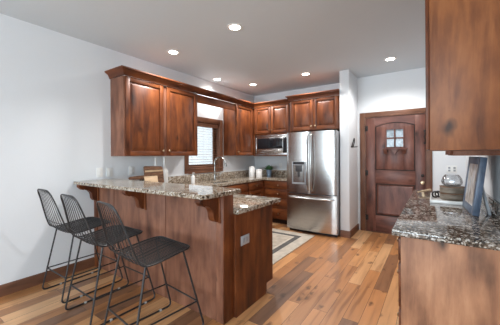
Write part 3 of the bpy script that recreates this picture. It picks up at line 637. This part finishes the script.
# ------------------------------------------------------------------ bar stools
def seat_profile():
    return smooth([(0, 0.188, 0.668), (0, 0.07, 0.660), (0, -0.07, 0.642), (0, -0.165, 0.634), (0, -0.222, 0.652), (0, -0.252, 0.708), (0, -0.287, 0.82), (0, -0.325, 0.95), (0, -0.364, 1.058)], 8)
SP = seat_profile(); acc = [0.0]
for a, b in zip(SP, SP[1:]): acc.append(acc[-1]+(b-a).length)
TOT = acc[-1]
def prof(s):
    s = max(0, min(1, s))*TOT
    for i in range(len(acc)-1):
        if s <= acc[i+1]: t = (s-acc[i])/(acc[i+1]-acc[i]); p = SP[i].lerp(SP[i+1], t); return p.y, p.z
    return SP[-1].y, SP[-1].z
def halfw(s):
    a = 0.226+0.012*math.sin(PI*min(1, s/0.55))
    if s > 0.48: a -= 0.085*((s-0.48)/0.52)**1.3
    return a
def rim_half(s):
    h = halfw(s)
    r = 0.055
    d0, d1 = s*TOT, (1-s)*TOT
    for d, rr in ((d0, r), (d1, r)):
        if d < rr: h -= rr-math.sqrt(max(0, rr*rr-(rr-d)**2))
    return h
def shell(t, s, sag=1.0):
    y, z = prof(s); x = t*rim_half(s); dp = 0.016*(1-t*t)*sag*math.sin(PI*min(1, max(0, s)))
    return Vector((x, y-(dp if s > 0.5 else dp*0.3), z-(dp if s < 0.5 else dp*0.3)))
def make_stool(label):
    r = thing('bar_stool', (0, 0, 0), label, 'bar stool', 'black wire bar stools at the breakfast bar')
    ss = [0, 0.004, 0.012, 0.025, 0.045, 0.065]+[0.09+0.82*k/28 for k in range(29)]+[0.935, 0.955, 0.975, 0.988, 0.996, 1]
    loop = [shell(1, s) for s in ss]+[shell(-1, s) for s in ss[::-1]]
    MB().tube(loop, 0.0062, 8, True).build('rim', BLACKM, r)
    w = MB()
    for k in range(1, 9):
        t = -1+2*k/9; w.tube([shell(t, s/24) for s in range(25)], 0.0029, 5)
    w.build('back_wires', BLACKM, r)
    w = MB()
    for k in range(1, 31):
        s = 0.43*k/31; w.tube([shell(-1+2*j/10, s) for j in range(11)], 0.0029, 5)
    for k in range(0, 20):
        t = -1+2*(k+0.5)/20; w.tube([shell(t, 0.40*s/12) for s in range(13)], 0.0029, 5)
    w.build('seat_mesh', BLACKM, r)
    w = MB()
    for s in (0.50, 0.545, 0.60): w.tube([shell(-1+2*j/10, s) for j in range(11)], 0.0029, 5)
    w.build('cross_wires', BLACKM, r)
    st = {}
    for sg in (-1, 1):
        A = Vector((sg*0.195, -0.175, 0.628)); B = Vector((sg*0.232, -0.298, 0.008)); C_ = Vector((sg*0.232, 0.30, 0.008)); D = Vector((sg*0.195, 0.125, 0.656))
        MB().tube(fillet([A, B, C_, D], 0.045, 7), 0.0078, 8).build('sled_leg', BLACKM, r)
        zt = 0.225; st[sg] = (B.lerp(A, (zt-0.008)/(A.z-0.008)), C_.lerp(D, (zt-0.008)/(D.z-0.008)))
        MB().tube(st[sg], 0.0065, 8).build('side_stretcher', BLACKM, r)
        for y in (-0.13, 0.19):
            q = MB(); q.box(sg*0.232-0.010, sg*0.232+0.010, y-0.011, y+0.011, 0.0, 0.017, 0.003); q.build('floor_glide', GLIDE, r)
    MB().tube([st[-1][0], st[1][0]], 0.0065, 8).build('cross_stretcher', BLACKM, r)
    MB().tube([st[-1][1], st[1][1]], 0.0065, 8).build('cross_stretcher', BLACKM, r)
    MB().tube([(-0.195, -0.175, 0.628), (0.195, -0.175, 0.628)], 0.0065, 8).build('seat_support', BLACKM, r)
    MB().tube([(-0.195, 0.125, 0.656), (0.195, 0.125, 0.656)], 0.0065, 8).build('seat_support', BLACKM, r)
    return r
s1 = make_stool('black wire bar stool closest to the white wall, farthest left')
s2 = copy_tree(s1); s3 = copy_tree(s1)
s2['label'] = 'middle black wire bar stool between the two others at the bar'
s3['label'] = 'black wire bar stool nearest the free end of the bar'
for s, x, y, rz in ((s1, -3.08, 1.355, 0.0), (s2, -2.455, 1.32, math.radians(-1)), (s3, -1.79, 1.293, math.radians(-6))): s.location = (x, y, 0); s.rotation_euler = (0, 0, rz)

# ------------------------------------------------------------------ ceiling lights
cans = [(-1.80, 2.35, 'recessed ceiling light nearest the camera above the peninsula end'), (-2.92, 2.43, 'recessed ceiling light above the bar beside the large wall cabinet'), (-3.33, 3.76, 'recessed ceiling light close to the wall over the sink window'),
        (-2.96, 4.45, 'recessed ceiling light over the back corner by the microwave'), (-1.83, 4.41, 'recessed ceiling light in front of the refrigerator cabinet'), (-0.52, 4.45, 'recessed ceiling light in front of the wooden entry door')]
for i, (x, y, lb) in enumerate(cans):
    if i == 2: x = -3.30
    c = thing('recessed_light', (x, y, ZC), lb, 'ceiling light', 'recessed ceiling lights')
    MB().lathe([(0.058, -0.002), (0.062, -0.007), (0.088, -0.004), (0.090, 0.0), (0.058, 0.0)], (x, y, ZC), 28).build('trim_ring', WHITEP, c)
    MB().lathe([(0, -0.003), (0.058, -0.003), (0.058, -0.001), (0, -0.001)], (x, y, ZC), 28).build('lens', LENS, c)
    l = bpy.data.lights.new('can_light', 'SPOT'); l.energy = CAN_POWER*(1.0, 1.0, 0.4, 1.0, 1.0, 0.75)[i]; l.color = (1.0, 0.985, 0.97); l.spot_size = math.radians(150); l.spot_blend = 0.6; l.shadow_soft_size = 0.08
    lo = bpy.data.objects.new('bulb', l); COL.objects.link(lo); lo.parent = c; lo.location = (0, 0, -0.06)

# ------------------------------------------------------------------ small things
def wall_plate(dirn, x, y, z, wd, h, label, kind):
    M = face(dirn, x, y, z); p = (0, 0, 0)
    c = thing('wall_outlet' if kind == 'o' else 'light_switch', (x, y, z), label, 'outlet' if kind == 'o' else 'light switch')
    q = MB(M); q.box(0, wd, 0, h, 0.0005, 0.006, 0.002); q.build('cover_plate', WHITEP, c)
    n = 2 if wd > 0.1 else 1
    for k in range(n):
        u = wd*(k+0.5)/n
        q = MB(M)
        if kind == 'o':
            for v in (0.32, 0.68): q.box(u-0.014, u+0.014, h*v-0.014, h*v+0.014, 0.006, 0.008, 0.001); 
            q.build('socket', GREYP if n > 1 else WHITEP, c)
        else: q.box(u-0.012, u+0.012, h*0.3, h*0.7, 0.006, 0.010, 0.001); q.build('rocker', WHITEP, c)
wall_plate('+x', XL, 1.70, 1.108, 0.076, 0.12, 'white outlet plate on the left wall nearest the bar front', 'o')
wall_plate('+x', XL, 1.826, 1.103, 0.080, 0.12, 'blank white switch plate just right of the bar outlet', 's')
wall_plate('+x', XL, 2.137, 1.11, 0.08, 0.12, 'white outlet plate left of the cutting board', 'o')
wall_plate('-y', 0.17, YD, 1.085, 0.13, 0.115, 'double white outlet plate on the wall above the tray', 'o')
wall_plate('-y', -2.86, YB, 1.08, 0.072, 0.115, 'white outlet plate on the back wall above the plant', 'o')

# wall hook on the pantry wall
hk = thing('wall_hook', (-1.15, 4.78, 1.52), 'small wrought iron towel ring on the white pantry wall', 'hook')
MB().box(-1.1495, -1.143, 4.70, 4.82, 1.50, 1.525, 0.002).build('plate', IRON, hk)
w = MB(); w.tube(smooth([(-1.135, 4.71, 1.52), (-1.115, 4.715, 1.60), (-1.11, 4.755, 1.655), (-1.115, 4.795, 1.60), (-1.135, 4.80, 1.52)], 6), 0.008, 8); w.tube([(-1.146, 4.81, 1.512), (-1.10, 4.84, 1.512), (-1.085, 4.875, 1.516)], 0.007, 8); w.build('ring', IRON, hk)

# rug
rg = thing('rug', (-2.13, 3.45, 0), 'cream woven rug with charcoal border in front of the refrigerator', 'rug')
rx0, rx1, ry0, ry1 = -2.78, -1.67, 2.47, 4.385
MB().box(rx0, rx1, ry0, ry1, 0.0005, 0.008, 0.003).build('field', CREAM, rg)
w = MB(); a, bw = 0.17, 0.085
w.box(rx0+a, rx1-a, ry0+a, ry0+a+bw, 0.008, 0.0092); w.box(rx0+a, rx1-a, ry1-a-bw, ry1-a, 0.008, 0.0092); w.box(rx0+a, rx0+a+bw, ry0+a+bw, ry1-a-bw, 0.008, 0.0092); w.box(rx1-a-bw, rx1-a, ry0+a+bw, ry1-a-bw, 0.008, 0.0092)
w.build('border', RUGD, rg)
MB().box(rx0+a+bw+0.04, rx1-a-bw-0.04, ry0+a+bw+0.04, ry1-a-bw-0.04, 0.008, 0.0088).build('centre', RUGB, rg)

# on the left worktop
def bottle(x, y, h, r, label):
    b = MB().lathe([(0, 0), (r*0.9, 0), (r, 0.01), (r, h*0.45), (r*0.93, h*0.54), (r*0.5, h*0.66), (r*0.36, h*0.75), (r*0.34, h*0.92), (r*0.44, h*0.96), (r*0.40, h), (0, h)], (x, y, 0.9145), 24).build('bottle', CERAM, None, (x, y, 0.9145))
    return tag(b, label, 'bottle', 'white bottles behind the cutting board')
bottle(-3.435, 2.515, 0.43, 0.045, 'slender white bottle mostly hidden behind the dark cutting board')
bottle(-3.435, 2.672, 0.445, 0.058, 'white bottle standing just right of the dark cutting board')
cbd = thing('cutting_board', (-3.33, 2.41, 0.9145), 'dark wooden paddle board on its edge leaning against white bottles', 'cutting board')
M = Matrix.Translation((-3.30, 2.41, 0.9155)) @ Matrix.Rotation(math.radians(-8), 4, 'Y')
w = MB(M); P = []
def corner(cx, cz, r, a0): return [(cx+r*math.cos(a0+PI/2*k/5), cz+r*math.sin(a0+PI/2*k/5)) for k in range(6)]
P = corner(0.155-0.04, 0.32-0.05, 0.04, 0)+corner(-0.155+0.02, 0.32-0.02, 0.02, PI/2)+[(-0.155, 0.195), (-0.38, 0.185), (-0.395, 0.165), (-0.38, 0.145), (-0.155, 0.135)]+corner(-0.155+0.02, 0.02, 0.02, PI)+corner(0.155-0.04, 0.04, 0.04, 1.5*PI)
w.prism(P, 'x', -0.009, 0.009); w.build('board', DARKW, cbd)
w = MB(M); w.box(0.0092, 0.0105, -0.15, 0.15, 0.235, 0.258); w.build('inlay_stripe', BEECH, cbd)
M = Matrix.Translation((-3.20, 2.30, 0.9155)) @ Matrix.Rotation(math.radians(-14), 4, 'Y')
w = MB(M); w.box(-0.008, 0.008, -0.11, 0.10, 0.0, 0.185, 0.006); o = w.build('cutting_board', BEECH, None, (-3.2, 2.3, 0.9155)); tag(o, 'small pale wooden board leaning in front of the dark paddle board', 'cutting board')
sp_ = thing('soap_bottle', (-3.30, 3.14, 0.9145), 'small white soap bottle on the worktop left of the sink', 'soap bottle')
MB().lathe([(0, 0), (0.032, 0), (0.034, 0.01), (0.034, 0.10), (0.026, 0.125), (0.013, 0.135), (0.013, 0.15), (0, 0.15)], (-3.30, 3.14, 0.9145), 20).build('body', CERAM, sp_)
w = MB(); w.tube([(-3.30, 3.14, 1.06), (-3.30, 3.14, 1.095)], 0.005, 8); w.tube([(-3.30, 3.14, 1.092), (-3.26, 3.145, 1.088)], 0.005, 8); w.build('pump', WHITEP, sp_)
def canister(x, y, r, h, label):
    c = thing('canister', (x, y, 0.9145), label, 'canister', 'white canisters in the back corner')
    MB().lathe([(0, 0), (r*0.96, 0), (r, 0.006), (r, h-0.03), (r*0.97, h-0.024), (0, h-0.024)], (x, y, 0.9145), 28).build('jar', CERAM, c)
    MB().lathe([(r*0.9, h-0.024), (r*1.02, h-0.022), (r*1.02, h-0.008), (r*0.8, h-0.002), (0.012, h), (0.012, h+0.012), (0, h+0.014)], (x, y, 0.9145), 28).build('lid', CERAM, c)
canister(-3.235, 4.80, 0.068, 0.225, 'taller white lidded canister in the back corner of the worktop')
canister(-3.045, 4.79, 0.068, 0.165, 'shorter white lidded canister beside the potted plant')
pp = thing('potted_plant', (-2.955, 5.05, 0.9145), 'small leafy green plant in a blue-grey pot beside the canisters', 'plant')
MB().lathe([(0, 0), (0.045, 0), (0.06, 0.15), (0.054, 0.15), (0.05, 0.135), (0, 0.135)], (-2.955, 5.05, 0.9145), 24).build('pot', POTB, pp)
w = MB()
for k in range(120):
    a = random.uniform(0, 2*PI); el = random.uniform(0.35, 1.35); ln = random.uniform(0.07, 0.155)
    d = Vector((math.cos(a)*math.cos(el), math.sin(a)*math.cos(el), math.sin(el))); base = Vector((-2.955+random.uniform(-.02, .02), 5.05+random.uniform(-.02, .02), 1.05)); tip = base+d*ln+Vector((0, 0, -0.02))
    side = d.cross(Vector((0, 0, 1))).normalized()*0.021; m1 = base.lerp(tip, 0.55)+Vector((0, 0, 0.012)); nrm = side.cross(d).normalized()*0.0012
    v = [w.bm.verts.new(p) for p in (base, m1+side, tip, m1-side, base+nrm, m1+side+nrm, tip+nrm, m1-side+nrm)]
    for q in ((0, 1, 2, 3), (7, 6, 5, 4), (0, 4, 5, 1), (1, 5, 6, 2), (2, 6, 7, 3), (3, 7, 4, 0)): w.bm.faces.new([v[i] for i in q])
w.build('foliage', LEAF, pp)

# on the right worktop
tz = 0.9145
ty = thing('tray', (0.125, 3.34, tz), 'white rectangular tray on the dark granite worktop', 'tray')
w = MB(); w.box(-0.02, 0.27, 3.06, 3.62, tz, tz+0.008, 0.002); w.build('base', CERAM, ty)
w = MB(); w.box(-0.03, -0.018, 3.05, 3.63, tz, tz+0.03, 0.003); w.box(0.268, 0.28, 3.05, 3.63, tz, tz+0.03, 0.003); w.box(-0.018, 0.268, 3.05, 3.062, tz, tz+0.03, 0.003); w.box(-0.018, 0.268, 3.618, 3.63, tz, tz+0.03, 0.003); w.build('rim', CERAM, ty)
bk = thing('wooden_canister', (0.15, 3.32, tz+0.0085), 'round grey-brown wooden canister with two bulging bands on the white tray', 'canister')
MB().lathe([(0, 0), (0.092, 0), (0.098, 0.008), (0.100, 0.03), (0.098, 0.055), (0.092, 0.062), (0.092, 0.068), (0.099, 0.075), (0.101, 0.10), (0.098, 0.125), (0.09, 0.132), (0, 0.132)], (0.15, 3.32, tz+0.0085), 32).build('body', BASKW, bk)
w = MB()
for z in (0.063, 0.128): w.lathe([(0.092, z), (0.104, z), (0.104, z+0.006), (0.092, z+0.006)], (0.15, 3.32, tz+0.0085), 32)
w.build('band', DARKW, bk)
gz = tz+0.0085+0.1355
w = MB(); w.lathe([(0.058, 0), (0.082, 0.02), (0.088, 0.045), (0.078, 0.08), (0.060, 0.108), (0.058, 0.112), (0.056, 0.108), (0.074, 0.079), (0.084, 0.045), (0.078, 0.021), (0.056, 0.003), (0, 0.003), (0, 0), (0.058, 0)], (0.15, 3.32, gz), 32)
o = w.build('glass_bowl', FGLASS, None, (0.15, 3.32, gz)); tag(o, 'round clear glass bowl sitting on top of the wooden canister', 'bowl')
kn = thing('napkin_ring', (0.02, 3.38, tz+0.0085), 'dark metal looped ring lying on the tray left of the canister', 'napkin ring')
for cx, cy, tl in ((0.015, 3.37, 0.35), (0.04, 3.41, -0.4)):
    q = MB(Matrix.Translation((cx, cy, tz+0.0085+0.036)) @ Matrix.Rotation(tl, 4, 'Z') @ Matrix.Rotation(PI/2, 4, 'X'))
    q.tube([(0.028*math.cos(2*PI*k/20), 0.028*math.sin(2*PI*k/20), 0) for k in range(20)], 0.008, 8, True); q.build('loop', IRON, kn)
w = MB(); w.tube(smooth([(-0.15, 3.76, tz+0.013), (-0.11, 3.85, tz+0.015), (-0.06, 3.96, tz+0.017), (-0.035, 4.02, tz+0.017)], 5), [0.010]*6+[0.013]*5+[0.016]*5, 10)
o = w.build('wooden_pestle', BEECH, None, (-0.1, 3.88, tz)); tag(o, 'pale turned wooden pestle lying on the granite beside the tray', 'utensil')
# leaning picture frame with easel back
pf = thing('picture_frame', (0.27, 2.79, tz), 'blue picture frame with pale abstract art standing on the right worktop', 'picture frame')
M = Matrix.Translation((0.234, 2.55, tz+0.0054)) @ Matrix.Rotation(math.radians(3.2), 4, 'Z') @ Matrix.Rotation(math.radians(6.5), 4, 'Y')
FWD, FH, FD, FB = 0.47, 0.435, 0.040, 0.058
w = MB(M); w.box(0, FD, 0, FB, 0, FH, 0.003); w.box(0, FD, FWD-FB, FWD, 0, FH, 0.003); w.box(0, FD, FB, FWD-FB, 0, FB, 0.003); w.box(0, FD, FB, FWD-FB, FH-FB, FH, 0.003); w.build('frame', BLUE, pf)
MB(M).box(0.004, 0.01, FB, FWD-FB, FB, FH-FB).build('artwork', ART, pf)
MB(M).box(0.030, 0.034, FB, FWD-FB, FB, FH-FB).build('backing', DGREY, pf)
w = MB(); w.prism([(0.282, 1.20), (0.296, 1.20), (0.355, tz+0.001), (0.338, tz+0.001)], 'y', 2.66, 2.72); w.build('easel_strut', GREYP, pf)
